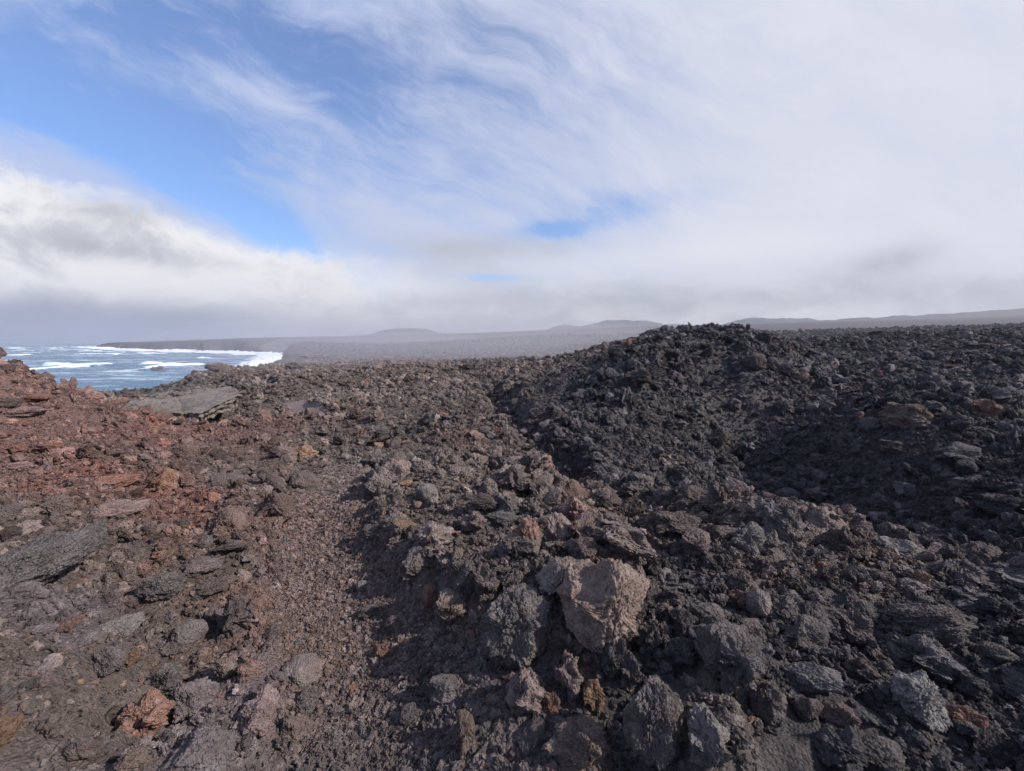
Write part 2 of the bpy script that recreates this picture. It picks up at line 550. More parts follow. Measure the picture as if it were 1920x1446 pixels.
def rock_shape(kind, seed, level, rough=1.0):
    p, f = ico(level)
    g = np.random.default_rng(seed)
    off = g.uniform(-50, 50, 3).astype(np.float32)
    r = np.ones(len(p), np.float32)

    def planes(k, lo, hi, soft):
        nn = g.normal(size=(k, 3)).astype(np.float32)
        nn /= np.linalg.norm(nn, axis=1)[:, None]
        dd = g.uniform(lo, hi, k).astype(np.float32)
        q = np.maximum(p @ nn.T, .02)
        val = dd / q
        return -soft * np.log(np.exp(-np.clip(val, 0, 3) / soft).sum(1) + np.exp(-1.0 / soft))

    def vec(freq, sd):
        q = p * freq + off
        return np.stack([noise3(q, sd), noise3(q + 17.3, sd + 1), noise3(q - 31.7, sd + 2)], 1)

    if kind == 'knob':
        r = .75 * planes(11, .6, .95, .05) + .17 * lumps(p, g, 14) + .07 * lumps(p, g, 60) + .028 * lumps(p, g, 260)
        warp, a1, a2, a3, asp = .34, .13, .075, .042, (1, g.uniform(.75, 1), g.uniform(.65, .85))
    elif kind == 'ang':
        r = planes(13, .55, .9, .035)
        r += .03 * lumps(p, g, 90)
        warp, a1, a2, a3, asp = .24, .10, .06, .036, (1, g.uniform(.7, .95), g.uniform(.6, .85))
    elif kind == 'slab':
        r = planes(9, .6, .95, .03)
        warp, a1, a2, a3, asp = .20, .10, .06, .042, (1, g.uniform(.65, .9), g.uniform(.26, .36))
    elif kind == 'egg':
        r = .95 + .03 * lumps(p, g, 60)
        warp, a1, a2, a3, asp = .16, .05, .022, .018, (1, .85, .74)
    elif kind == 'spike':
        r = planes(9, .4, .9, .03) + .10 * lumps(p, g, 40)
        warp, a1, a2, a3, asp = .45, .22, .09, .045, (g.uniform(.55, .75), g.uniform(.5, .7), 1)
    else:  # pit
        r = .8 * planes(12, .65, .95, .05) + .10 + .10 * lumps(p, g, 22) - .12 * lumps(p, g, 40, .7) - .05 * lumps(p, g, 200, .75)
        warp, a1, a2, a3, asp = .30, .12, .07, .04, (1, .9, .85)
    a1, a2, a3, warp = a1 * rough, a2 * rough, a3 * rough, warp * rough
    v1 = noise3(p * 1.9 + off, 3)
    rid = 1 - 2.2 * np.abs(noise3(p * 4.2 + off * 1.7 + .5 * vec(3, 60), 4))
    r = r + a1 * v1 * 1.6 + a2 * rid * .8 + a2 * 1.1 * noise3(p * 7.5 - off, 5)
    r = r + a3 * (1 - 2.4 * np.abs(noise3(p * 13 + off * .6, 6)))
    if level >= 6:
        r = r + a3 * .75 * noise3(p * 26 + off, 7) + a3 * .55 * (1 - 2.4 * np.abs(noise3(p * 44 - off, 8)))
    if level >= 7:
        r = r + a3 * .35 * noise3(p * 80 + off, 9)
    r = np.maximum(r, .15)
    P = (p + warp * vec(1.35, 20) + warp * .15 * vec(4.1, 25)) * r[:, None]
    if kind == 'slab':
        lay = noise3(np.stack([P[:, 2] * 16, P[:, 0] * 1.2, P[:, 1] * 1.2], 1) + off, 33)
        P[:, :2] *= (1 + .09 * lay)[:, None]
    P = P * np.array(asp, np.float32)
    ext = P.max(0) - P.min(0)
    P = (P - (P.max(0) + P.min(0)) / 2) / ext.max()
    return P, f


ORDER = ['knob', 'ang', 'knob', 'slab', 'spike', 'knob', 'ang', 'pit', 'slab', 'ang', 'knob', 'egg', 'spike', 'pit']
fine = {}      # detailed shapes for the individual rocks
for q, kd in enumerate(ORDER + ['slab', 'ang', 'knob', 'knob', 'pit']):
    P_, f_ = rock_shape(kd, 100 + q, 7, 1.0 if kd == 'egg' else 1.2)
    fine.setdefault(kd, []).append((mesh_from('lava_rock_surface', P_, f_, True), P_.max(0) - P_.min(0)))
    fine[kd][-1][0].materials.append(M_ROCK)
pool = bpy.data.collections.new('rubble_shapes')
for lv, tag_ in ((6, 'a'), (5, 'b')):
    for q, kd in enumerate(ORDER):
        P_, f_ = rock_shape(kd, 300 + q, lv, 1.75 if lv == 5 else 1.5)
        me = mesh_from('clinker_piece', P_, f_, lv == 6)
        me.materials.append(M_RUBBLE)
        o = bpy.data.objects.new('clinker_%s_%02d' % (tag_, q), me)
        pool.objects.link(o)
NS = len(ORDER)
print('shapes', time.time() - T0)

# ---------------------------------------------------------------- individual rocks read off the photograph
# px, py, w, h, shape, colour, roll, label, short reference used by neighbours
HERO = [
 (92,1066,250,128,'slab','lgrey',-18,'large flat grey lava slab tilted on the reddish slope with a dark gap beneath','large flat grey slab'),
 (566,1262,84,66,'egg','lgrey',0,'smooth rounded grey egg-shaped stone resting alone on the path edge','egg-shaped grey stone'),
 (275,1345,108,118,'knob','rust',10,'salmon-orange knobbly rock, brightest orange-red block at the lower left','salmon-orange block'),
 (317,1278,62,66,'ang','lgrey',0,'two-toned grey and tan angular stone just behind the salmon-orange block','grey and tan angular stone'),
 (357,1190,68,50,'egg','lgrey',0,'rounded lilac-grey stone among rubble left of the path','rounded lilac-grey stone'),
 (440,1165,74,92,'spike','bluegrey',10,'pointed dark blue-grey shard standing at the left path edge','pointed blue-grey shard'),
 (470,1263,52,42,'pit','rust',0,'small pitted orange nodule left of the egg-shaped grey stone','pitted orange nodule'),
 (487,1348,78,92,'ang','pink',25,'pinkish-grey rough block below the egg-shaped grey stone','pinkish-grey block'),
 (375,1420,160,110,'ang','purple',20,'big purple-brown angular rock at the bottom left edge','big purple-brown rock'),
 (365,1312,92,84,'knob','purple',15,'rough purple-grey rock touching the right side of the salmon-orange block','purple-grey rock'),
 (15,1385,62,76,'ang','orange',30,'tan-orange block cut by the bottom left frame edge','tan-orange corner block'),
 (105,1362,66,58,'knob','brown',25,'brown rounded lump near the lower left corner','brown rounded lump'),
 (160,1400,78,60,'slab','grey',30,'slanted grey plate near the lower left corner','slanted grey plate'),
 (205,1232,66,80,'slab','purple',60,'upright striped purple-grey rock beside a small orange piece','upright striped rock'),
 (247,1240,38,36,'knob','orange',0,'small bright orange piece leaning on the upright striped rock','small bright orange piece'),
 (156,1206,74,34,'slab','purple',-10,'flat mauve plate lying below the large grey slab','flat mauve plate'),
 (122,1177,84,22,'slab','rust',-25,'thin rust-orange splinter of rock below the large grey slab','thin rust splinter'),
 (225,1172,104,70,'slab','pale',-10,'broad pale dusty grey slab half sunk in the reddish slope','broad dusty slab'),
 (302,1106,92,60,'ang','lgrey',0,'pale grey wedge right of the large flat grey slab','pale grey wedge'),
 (380,1060,84,42,'slab','purple',5,'flat purple-grey rock with a shadowed hole under its left end','flat purple-grey rock'),
 (397,1100,100,42,'slab','grey',-10,'jagged grey plate with dark hollow under it, left of the path','jagged grey plate'),
 (332,1217,66,34,'knob','brown',0,'small brown lump directly below the rounded lilac-grey stone','small brown lump'),
 (422,1250,62,48,'slab','tan',40,'layered tan-brown rock left of the pitted orange nodule','layered tan-brown rock'),
 (46,1286,58,28,'slab','dark',-12,'dark flat plate low on the left frame edge','dark flat plate'),
 (100,1240,36,38,'egg','pink',0,'small smooth pinkish stone on the reddish slope below the mauve plate','smooth pinkish stone'),
 (10,1312,34,52,'egg','bluegrey',0,'blue-grey stone cut by the left frame edge','blue-grey edge stone'),
 (82,1290,38,38,'knob','pink',0,'rough pink lump right of the dark flat plate','rough pink lump'),
 (402,1160,36,30,'egg','dark',0,'small dark round stone tucked behind the rounded lilac-grey stone','small dark round stone'),
 (512,1190,40,28,'ang','bluegrey',0,'small blue-grey angular stone on the left edge of the path','small blue-grey path stone'),
 (252,1420,78,60,'slab','tan',35,'layered tan rock at the bottom edge left of the big purple-brown rock','layered tan rock'),
 (312,1392,34,52,'knob','dark',0,'narrow dark grey lump under the salmon-orange block','narrow dark lump'),
 (212,1345,34,44,'ang','grey',30,'small grey chip left of the salmon-orange block','small grey chip'),
 (577,1318,58,58,'ang','lgrey',30,'grey faceted stone just below the egg-shaped grey stone','grey faceted stone'),
 (556,1372,74,56,'knob','brown',20,'jagged brown rock on the path edge near the bottom','jagged brown rock'),
 (660,1296,34,28,'knob','orange',0,'small tan-orange nugget on the gravel path','tan-orange nugget'),
 (717,1218,32,30,'knob','rust',0,'small orange-red nugget on the gravel in the middle of the path','orange-red nugget'),
 (690,1153,44,26,'ang','bluegrey',0,'dark stone half buried in the path beside the shaded bank','half-buried dark stone'),
 (742,1172,36,34,'ang','brown',30,'brown stone on the path in the shadow of the bank','brown shaded stone'),
 (680,1103,26,24,'egg','lgrey',0,'small pale round stone on the path below the bank','small pale round stone'),
 (970,1178,152,150,'ang','lgrey',-10,'big cracked grey boulder leaning out over the path','big cracked grey boulder'),
 (1130,1138,178,172,'ang','tan',-12,'largest tan-pink boulder, standing right of the big grey boulder','largest tan-pink boulder'),
 (866,1088,64,76,'ang','bluegrey',0,'dark grey block with a sharp top on the bank','sharp-topped grey block'),
 (916,1098,64,64,'knob','brown',0,'brown lump behind the big cracked grey boulder','brown lump behind'),
 (805,1125,30,52,'egg','rust',8,'red-brown egg-shaped stone stuck upright in the bank','red-brown upright egg'),
 (852,1138,68,58,'knob','tan',0,'tan knobbly rock on the bank left of the big grey boulder','tan knobbly rock'),
 (985,1308,94,116,'knob','pink',-8,'pale pink boulder below the big cracked grey boulder','pale pink boulder'),
 (1033,1328,40,54,'knob','rust',0,'small reddish rock wedged right of the pale pink boulder','small wedged reddish rock'),
 (1068,1275,60,104,'spike','pink',0,'tall pink-brown rock with an orange patch, under the tan-pink boulder','tall pink-brown rock'),
 (1112,1305,48,72,'knob','orange',0,'tan-orange knobbly rock right of the tall pink-brown rock','tan-orange knobbly rock'),
 (1090,1395,150,112,'knob','tan',0,'large tan cauliflower-like boulder with orange knobs at the bottom','tan cauliflower boulder'),
 (872,1388,56,86,'ang','tan',-10,'upright sunlit tan block standing in shade near the bottom','upright sunlit block'),
 (995,1372,38,100,'slab','dark',70,'dark tilted slab between the pink and the cauliflower boulders','dark tilted slab'),
 (1222,1352,124,176,'ang','grey',0,'large dark grey angular boulder right of the cauliflower boulder','large dark angular boulder'),
 (1150,1235,56,90,'ang','bluegrey',10,'blue-grey block below the tan-pink boulder','blue-grey block'),
 (1185,1268,60,70,'knob','grey',0,'grey lump right of the blue-grey block','grey lump'),
 (1280,1228,86,52,'pit','dark',0,'dark jagged rock in the gap right of the tan-pink boulder','dark jagged rock'),
 (830,1298,86,60,'ang','bluegrey',0,'dull grey stone in the shade of the bank','dull shaded stone'),
 (770,1345,50,40,'egg','bluegrey',0,'rounded grey stone at the foot of the shaded bank','rounded stone at the foot'),
 (1365,1237,140,124,'pit','bluegrey',0,'big dark boulder with deep pits, right of centre in the foreground','big pitted boulder'),
 (1308,1027,58,54,'knob','pink',0,'pinkish-grey lump on the rim above the big pitted boulder','pinkish rim lump'),
 (1397,1012,64,62,'ang','lgrey',0,'pale grey block on the rim of the shaded hollow','pale grey rim block'),
 (1385,1097,48,54,'ang','grey',0,'upright grey stone between the rim and the big pitted boulder','upright grey stone'),
 (1682,1030,90,50,'ang','pale',0,'pale grey rock sitting in the dark hollow','pale hollow rock'),
 (1546,1062,44,30,'slab','rust',-15,'small reddish flat stone on the edge of the hollow','small reddish flat stone'),
 (1640,1090,76,58,'ang','grey',-10,'grey wedge right of the small reddish flat stone','grey wedge'),
 (1722,1160,196,120,'slab','grey',-22,'broad slanting slab with a red-brown top on the right slope','broad slanting slab'),
 (1722,1232,156,108,'knob','lgrey',0,'dome-shaped grey boulder below the broad slanting slab','dome-shaped boulder'),
 (1592,1182,86,86,'knob','brown',-10,'brown clinker lump left of the dome-shaped boulder','brown clinker lump'),
 (1510,1200,92,72,'ang','grey',-10,'rough grey rock between the pitted and the dome-shaped boulders','rough grey rock'),
 (1720,1300,118,150,'slab','pale',-50,'long pale angular slab running down towards the lower right','long pale slab'),
 (1806,1348,84,46,'knob','rust',-20,'red-brown rock right of the long pale slab','red-brown rock'),
 (1520,1262,124,66,'slab','lgrey',-15,'grey faceted rock right of the big pitted boulder','grey faceted rock'),
 (1440,1322,76,88,'ang','grey',-25,'angular grey rock below the big pitted boulder','angular grey rock'),
 (1512,1332,60,46,'ang','brown',-20,'brown block right of the angular grey rock','brown block'),
 (1572,1342,96,74,'knob','dred',0,'dark red-brown clinker lump near the bottom right','dark red-brown lump'),
 (1330,1392,108,118,'knob','lgrey',0,'large grey lumpy rock at the bottom right of centre','large grey lumpy rock'),
 (1565,1410,124,80,'pit','bluegrey',-15,'blue-grey holed rock at the bottom edge','blue-grey holed rock'),
 (1652,1428,110,60,'knob','grey',-15,'grey knobbly rock at the bottom edge right of the holed rock','grey knobbly rock'),
 (1812,1292,80,66,'ang','dark',0,'dark wedge right of the dome-shaped boulder','dark wedge'),
 (1612,1262,78,58,'knob','brown',0,'dark brown lump under the brown clinker lump','dark brown lump'),
 (1860,1220,90,40,'slab','grey',-20,'flat grey plate at the right edge above the dark wedge','flat grey edge plate'),
 (313,912,52,54,'ang','orange',8,'ochre-orange block, the brightest on the reddish slope','ochre-orange block'),
 (213,905,108,44,'slab','rust',0,'broad red-orange slab left of the ochre-orange block','broad red-orange slab'),
 (222,955,118,46,'slab','pink',0,'broad pinkish slab below the broad red-orange slab','broad pinkish slab'),
 (30,876,66,34,'slab','pink',0,'pinkish flat rock at the left edge of the slope','pinkish flat rock'),
 (96,845,54,30,'slab','rust',10,'orange-brown flat rock high on the reddish slope','orange-brown flat rock'),
 (37,842,34,24,'knob','rust',0,'small rusty lump at the left edge beside the orange-brown flat rock','small rusty lump'),
 (62,748,66,24,'slab','rust',0,'red-orange slab near the crest of the reddish mound','red-orange crest slab'),
 (20,760,44,26,'ang','dark',0,'dark rock left of the red-orange slab near the mound crest','dark crest rock'),
 (50,778,76,28,'slab','pink',0,'dull pink slab below the mound crest','dull pink slab'),
 (345,905,38,40,'knob','dred',0,'dark red lump touching the right side of the ochre-orange block','dark red lump'),
 (14,690,34,18,'ang','dark',0,'dark stone on the top of the reddish mound','dark mound-top stone'),
 (1415,680,40,38,'egg','brown',0,'large rounded brown boulder high on the dark hill','rounded hill boulder'),
 (1200,715,52,34,'knob','brown',0,'brown boulder on the left flank of the dark hill','brown flank boulder'),
 (1447,684,22,20,'egg','brown',0,'small brown stone right of the rounded boulder on the hill','small brown hill stone'),
 (1692,786,96,66,'ang','tan',0,'jutting tan ledge rock overhanging the dark hollow','jutting tan ledge'),
 (1850,770,62,46,'knob','rust',0,'orange-brown lump on the plateau near the right edge','orange-brown plateau lump'),
 (1780,686,88,20,'slab','brown',0,'long flat brown slab on the far right plateau','long brown plateau slab'),
 (1755,720,36,18,'ang','tan',0,'small tan rock below the long brown plateau slab','small tan plateau rock'),
 (1835,653,60,24,'ang','dark',0,'dark block near the skyline at the right','dark skyline block'),
 (1495,706,46,34,'ang','tan',0,'tan rock on the right shoulder of the dark hill','tan shoulder rock'),
 (1015,867,34,36,'egg','grey',0,'rounded grey boulder lying in the gully below the hill','rounded gully boulder'),
 (1666,846,58,32,'ang','grey',0,'grey rock in the shaded hollow under the tan ledge','grey hollow rock'),
 (1790,855,90,46,'ang','bluegrey',0,'blue-grey block on the right side of the hollow','blue-grey hollow block'),
 (1812,882,40,36,'knob','dark',0,'dark lump below the blue-grey block in the hollow','dark hollow lump'),
 (1880,950,106,58,'ang','dark',0,'big dark block at the right edge of the hollow','big dark edge block'),
 (1175,760,22,52,'spike','lgrey',0,'narrow upright grey spine on the hill face','narrow upright spine'),
 (1345,825,54,34,'ang','brown',-30,'slanted brown rock above the hollow','slanted brown rock'),
 (1602,850,36,28,'ang','bluegrey',0,'small blue-grey rock in the middle of the hollow','small hollow rock'),
 (1295,623,42,18,'ang','dark',0,'dark flat-topped rock on the very top of the hill','hilltop rock'),
 (1332,633,36,22,'ang','dark',0,'jagged dark rock right of the hilltop rock','jagged hilltop rock'),
 (1234,637,26,20,'knob','dark',0,'dark knob on the left part of the hilltop','dark hilltop knob'),
 (1371,640,26,22,'spike','dark',0,'black pointed rock at the right end of the hilltop','black pointed rock'),
 (1646,628,46,18,'spike','dark',0,'pointed rock standing on the right skyline','pointed skyline rock'),
 (1205,632,9,16,'spike','dark',0,'tiny upright stone on the left skyline of the hill','tiny upright stone'),
 (297,704,44,40,'spike','brown',0,'ragged brown crag at the seaward end of the shore ridge','ragged shore crag'),
 (336,693,38,26,'knob','brown',0,'rounded brown crag beside the ragged crag above the sea','rounded shore crag'),
 (470,684,46,22,'knob','brown',0,'low brown crag on the shore ridge just before the spray','low shore crag'),
 (405,692,40,18,'ang','brown',0,'broken brown block on top of the shore ridge','broken ridge block'),
 (590,668,60,18,'knob','brown',0,'hazy brown outcrop beyond the rubble plain','hazy outcrop'),
 (250,742,36,18,'ang','dred',0,'reddish block at the seaward lip of the pale shelf','reddish lip block'),
 (405,775,46,26,'ang','dred',0,'dark red block under the overhang of the pale shelf','dark red overhang block'),
 (312,696,15,24,'spike','brown',0,'slim brown pinnacle between the two shore crags','slim shore pinnacle'),
 (552,690,40,22,'knob','dark',0,'dark ragged block on the near edge of the rubble plain','dark ragged edge block'),
 (830,781,24,16,'slab','rust',0,'small reddish rock on the dark rubble plain','reddish plain rock'),
 (658,720,28,18,'slab','dred',0,'dull red flat rock far out on the rubble plain','dull red plain rock'),
 (910,808,26,18,'egg','grey',0,'rounded grey stone on the rubble plain left of the gully','rounded plain stone'),
 (800,925,44,34,'egg','lgrey',0,'rounded grey rock on the bank crest above the path bend','rounded crest rock'),
 (763,912,26,16,'knob','orange',0,'small yellow-orange lump on the bank crest','small yellow-orange lump'),
 (940,970,70,34,'slab','bluegrey',0,'flat blue-grey plate on top of the bank','flat blue-grey plate'),
 (888,985,56,46,'knob','pink',0,'mauve knobbly rock left of the flat blue-grey plate','mauve knobbly rock'),
 (735,985,36,34,'ang','pale',0,'pale angular rock on the bank over the path shadow','pale bank rock'),
 (700,1000,44,28,'ang','dark',0,'dark overhanging rock at the shaded edge of the bank','dark overhanging rock'),
 (1265,985,100,46,'knob','brown',0,'brown knobbly mass on the near rim of the hollow','brown rim mass'),
 (1330,985,60,44,'knob','brown',0,'second brown lump along the near rim, right of the brown rim mass','second rim lump'),
]


def cdir(X, Y, Z):
    """forward depth and picture position of world points"""
    dz = Z - EYE
    depth = Y * CP - dz * SP
    yc = (Y * SP + dz * CP) / depth
    return depth, 960 + F_PX * X / depth, 723 - F_PX * yc


hp = ground_hits([(h[0], h[1] + .25 * h[3]) for h in HERO], True)
hero_xy, hero_rad, hero_ref, hero_pp = [], [], [], []
cnt = {}
for h, pos in zip(HERO, hp):
    px, py, w, hh, kd, cname, roll, label, ref = h
    depth, _, _ = cdir(*pos)
    off = math.atan(math.hypot(px - 960, py - 723) / F_PX)
    k = depth / F_PX * math.sqrt(math.cos(off))
    W, H = w * k, hh * k
    lst = fine[kd]
    me, ext = lst[cnt.get(kd, 0) % len(lst)]
    cnt[kd] = cnt.get(kd, 0) + 1
    D = .55 * W + .45 * H
    if kd == 'slab':
        D = max(W * .7, H)
        H = H * .75
    o = link('lava_plate' if kd == 'slab' else ('boulder' if max(W, H) > .33 else 'lava_rock'), me)
    az = math.atan2(pos[0], pos[1])
    view = Matrix.Rotation(-az, 3, 'Z')
    rollm = Matrix.Rotation(R(roll), 3, 'Y')
    spin = Matrix.Rotation((0, math.pi)[cnt[kd] % 2] + rng.uniform(-.3, .3), 3, 'Z')
    sc = Matrix.Diagonal((W / ext[0], D / ext[1], H / ext[2]))
    m = (view @ rollm @ sc @ spin).to_4x4()
    zc = float(height([pos[0]], [pos[1]])[0])
    m.translation = Vector((pos[0], pos[1], zc + (.30 if kd != 'slab' else (.62 if w > 240 else .22)) * H))
    o.matrix_world = m
    c = .62 * np.array(PAL[cname]) * rng.uniform(.82, 1.0) + .38 * region_col(pos[:1], pos[1:2])[0]
    o.color = (*c, 1)
    o['label'] = label
    o['category'] = 'rock slab' if kd == 'slab' else ('boulder' if max(W, H) > .33 else 'rock')
    o['group'] = 'loose lava rocks scattered over the lava field'
    hero_xy.append(pos[:2])
    hero_rad.append(.5 * max(W, D))
    hero_ref.append(ref)
    hero_pp.append((px, py))
hero_xy = np.array(hero_xy)
hero_rad = np.array(hero_rad)
hero_pp = np.array(hero_pp)
print('heroes', len(HERO), time.time() - T0)

# ---------------------------------------------------------------- rubble field
def pareto(nn, alpha, lo, hi):
    u = rng.uniform(0, 1, nn)
    ratio = (lo / hi) ** alpha
    return lo * (1 - u * (1 - ratio)) ** (-1 / alpha)


AZ = R(60)


def ring(r0, r1, k):
    rr = np.exp(rng.uniform(math.log(r0), math.log(r1), k)) if True else None
    return rng.uniform(-AZ, AZ, k), rr


def field():
    az1 = rng.uniform(-AZ, AZ, 52000)
    r1 = np.sqrt(rng.uniform(.8 ** 2, 5.0 ** 2, 52000))
    a2, r2 = ring(5.0, 22, 230000)
    a3, r3 = ring(22, 90, 200000)
    a4, r4 = ring(90, 420, 40000)
    a5, r5 = rng.uniform(.35, AZ, 26000), np.sqrt(rng.uniform(4.3 ** 2, 10.0 ** 2, 26000))
    az = np.concatenate([az1, a2, a3, a4, a5])
    r = np.concatenate([r1, r2, r3, r4, r5])
    X, Y = np.sin(az) * r, np.cos(az) * r
    s0 = np.maximum(.020, .0033 * r)
    u = rng.uniform(0, 1, len(r))
    size = s0 * np.where(rng.uniform(0, 1, len(r)) < np.where(r < 6, .40, .22), 1.5 * (1 - u * .9985) ** (-1 / 2.1), (1 - u * .9985) ** (-1 / 3.0))
    size[-26000:] *= 1.5
    size *= 2 ** (1.0 * noise2(X / 2.3, Y / 2.3, 201) + 1.1 * noise2(X / 7.5, Y / 7.5, 202))
    size = np.minimum(size, .36 + .006 * r)
    left = sstep(.05, -.35, az) * sstep(9, 6, r)
    size *= 1 - .15 * left
    size = np.where((az < -.75) & (r < 9), np.minimum(size, .20), size)
    pm = path_mask(X, Y)
    sd = coast_sd(X, Y)
    keep = (sd > 1.5 + .02 * r) & ((X > -12) | (Y > 65) | (Y < 15) | (rng.uniform(0, 1, len(r)) < .55)) & ((pm < .25) | ((size < .05) & (rng.uniform(0, 1, len(r)) < .12)))
    # the bare flat shelf carries little rubble
    shelf = np.exp(-((X + 9.5) / 4.5) ** 2 - ((Y - 24) / 6) ** 2)
    keep &= rng.uniform(0, 1, len(r)) > shelf * .35
    X, Y, r, size, az = X[keep], Y[keep], r[keep], size[keep], az[keep]
    # clear the footprints of the individual rocks
    ok = np.ones(len(X), bool)
    for (hx, hy), hr in zip(hero_xy, hero_rad):
        d = np.hypot(X - hx, Y - hy)
        ok &= ~((d < hr * .85 + size * .25) & (size > .35 * hr))
        dn = np.hypot(X - hx * .9, Y - hy * .9)
        ok &= ~((dn < hr * .9 + size * .45) & (size > .6 * hr) & (r < 7))
    X, Y, r, size, az = X[ok], Y[ok], r[ok], size[ok], az[ok]
    return X, Y, r, size, az


FX, FY, FR, FS, FAZ = field()
FZ = height(FX, FY)
k = len(FX)
fcol = region_col(FX, FY)
acc = rng.uniform(0, 1, k)
redness = np.clip((fcol[:, 0] / fcol[:, 2] - 1.0) / 1.0, 0, 1)
names = list(PAL)
fcn = fcol * np.exp(rng.normal(0, .26, k))[:, None]
for nm, lo, hi in (('rust', 0, .022), ('orange', .022, .034), ('pink', .05, .07), ('bluegrey', .085, .15), ('tan', .20, .22), ('purple', .235, .30)):
    thr = (lo, hi)
    scale = np.where(redness > .3, 1.0, .15) if nm in ('rust', 'orange', 'pink', 'tan') else 1.0
    sel = (acc >= lo) & (acc < lo + (hi - lo) * scale)
    fcn[sel] = .5 * np.array(PAL[nm]) * np.exp(rng.normal(0, .15, sel.sum()))[:, None] + .5 * fcn[sel]
shape = rng.integers(0, NS, k)
shape = np.where((np.array([x in ('egg',) for x in ORDER])[shape]) & (rng.uniform(0, 1, k) < .6), 0, shape)
slabi = [i for i, x in enumerate(ORDER) if x == 'slab']
leftm = (sstep(.05, -.3, FAZ) * sstep(9, 6, FR)) > rng.uniform(0, 1, k) * 1.6
shape = np.where(leftm, rng.choice(slabi + [1, 6, 9], k), shape)
kinds = np.array(ORDER)[shape]
scl = FS[:, None] * rng.uniform(.75, 1.2, (k, 3))
rot = np.stack([rng.normal(0, .45, k), rng.normal(0, .45, k), rng.uniform(0, 6.283, k)], 1)
free = np.array([x in ('knob', 'ang', 'pit', 'egg') for x in kinds])
rot[free, 0] = rng.uniform(0, 6.28, free.sum())
zc = FZ + FS * np.where(kinds == 'slab', .12, .16) + FS * rng.uniform(-.22, .20, k)
print('field', k, time.time() - T0)

# the rocks that show largest become objects of their own
depth, ppx, ppy = cdir(FX, FY, zc)
proj = FS / depth * F_PX
inside = (depth > .3) & (ppx > 12) & (ppx < 1908) & (ppy > 600) & (ppy < 1440)
cand = np.where(inside)[0]
cand = cand[np.argsort(-proj[cand])][:420]
vis = []
for i in cand:
    t = np.linspace(.1, .97, 40)
    hx = base_height(FX[i] * t, FY[i] * t)
    hz = EYE + (zc[i] + .3 * FS[i] - EYE) * t
    if (hz > hx - .02).all():
        vis.append(i)
N_AUTO = 296 - len(HERO)
solo = vis[:N_AUTO]


def colour_word(c):
    best = min(((np.abs(np.log(c / np.array(v)))).sum() + .5 * abs(math.log(c[0] / c[2] / (v[0] / v[2]))), nme) for nme, v in PAL.items())[1]
    return dict(red='red-brown', dred='dark red', brown='brown', grey='grey', dark='near-black', gravel='dull brown', ash='dusty brown', tan='tan',
                bluegrey='blue-grey', pink='pinkish', orange='orange', rust='rust-red', purple='mauve-grey', pale='pale grey', lgrey='light grey')[best]


SHAPEW = dict(knob='knobbly lump', ang='angular rock', slab='flat plate', egg='rounded stone', spike='jagged spike', pit='pitted rock')
used = set()
cnt2 = {}
for i in solo:
    kd = kinds[i]
    lst = fine[kd]
    me, ext = lst[int(rng.integers(0, len(lst)))]
    o = link('lava_plate' if kd == 'slab' else 'lava_rock', me)
    m = Euler(rot[i]).to_matrix() @ Matrix.Diagonal(scl[i])
    m = m.to_4x4()
    m.translation = Vector((FX[i], FY[i], zc[i]))
    o.matrix_world = m
    o.color = (*[float(x) for x in fcn[i]], 1)
    big = 'large' if proj[i] > 85 else ('medium' if proj[i] > 55 else 'small')
    cw = colour_word(fcn[i])
    dd = np.hypot(hero_pp[:, 0] - ppx[i], hero_pp[:, 1] - ppy[i])
    near = np.argsort(dd)

    def rel(j):
        dx, dy = ppx[i] - hero_pp[j][0], ppy[i] - hero_pp[j][1]
        if abs(dx) > abs(dy) * 1.3:
            return 'right of' if dx > 0 else 'left of'
        if abs(dy) > abs(dx) * 1.3:
            return 'in front of' if dy > 0 else 'behind'
        return ('in front right of' if dx > 0 else 'in front left of') if dy > 0 else ('behind right of' if dx > 0 else 'behind left of')

    for trial in range(12):
        j = near[trial // 2]
        lab = '%s %s %s %s the %s' % (big, cw, SHAPEW[kd], rel(j), hero_ref[j])
        if trial % 2:
            lab += ' near the %s' % hero_ref[near[trial // 2 + 1]]
        if len(lab.split()) <= 16 and lab not in used:
            break
    used.add(lab)
    o['label'] = lab
    o['category'] = 'rock slab' if kd == 'slab' else 'rock'
    o['group'] = 'loose lava rocks scattered over the lava field'
rest = np.ones(k, bool)
rest[solo] = False
print('solo', len(solo), time.time() - T0)


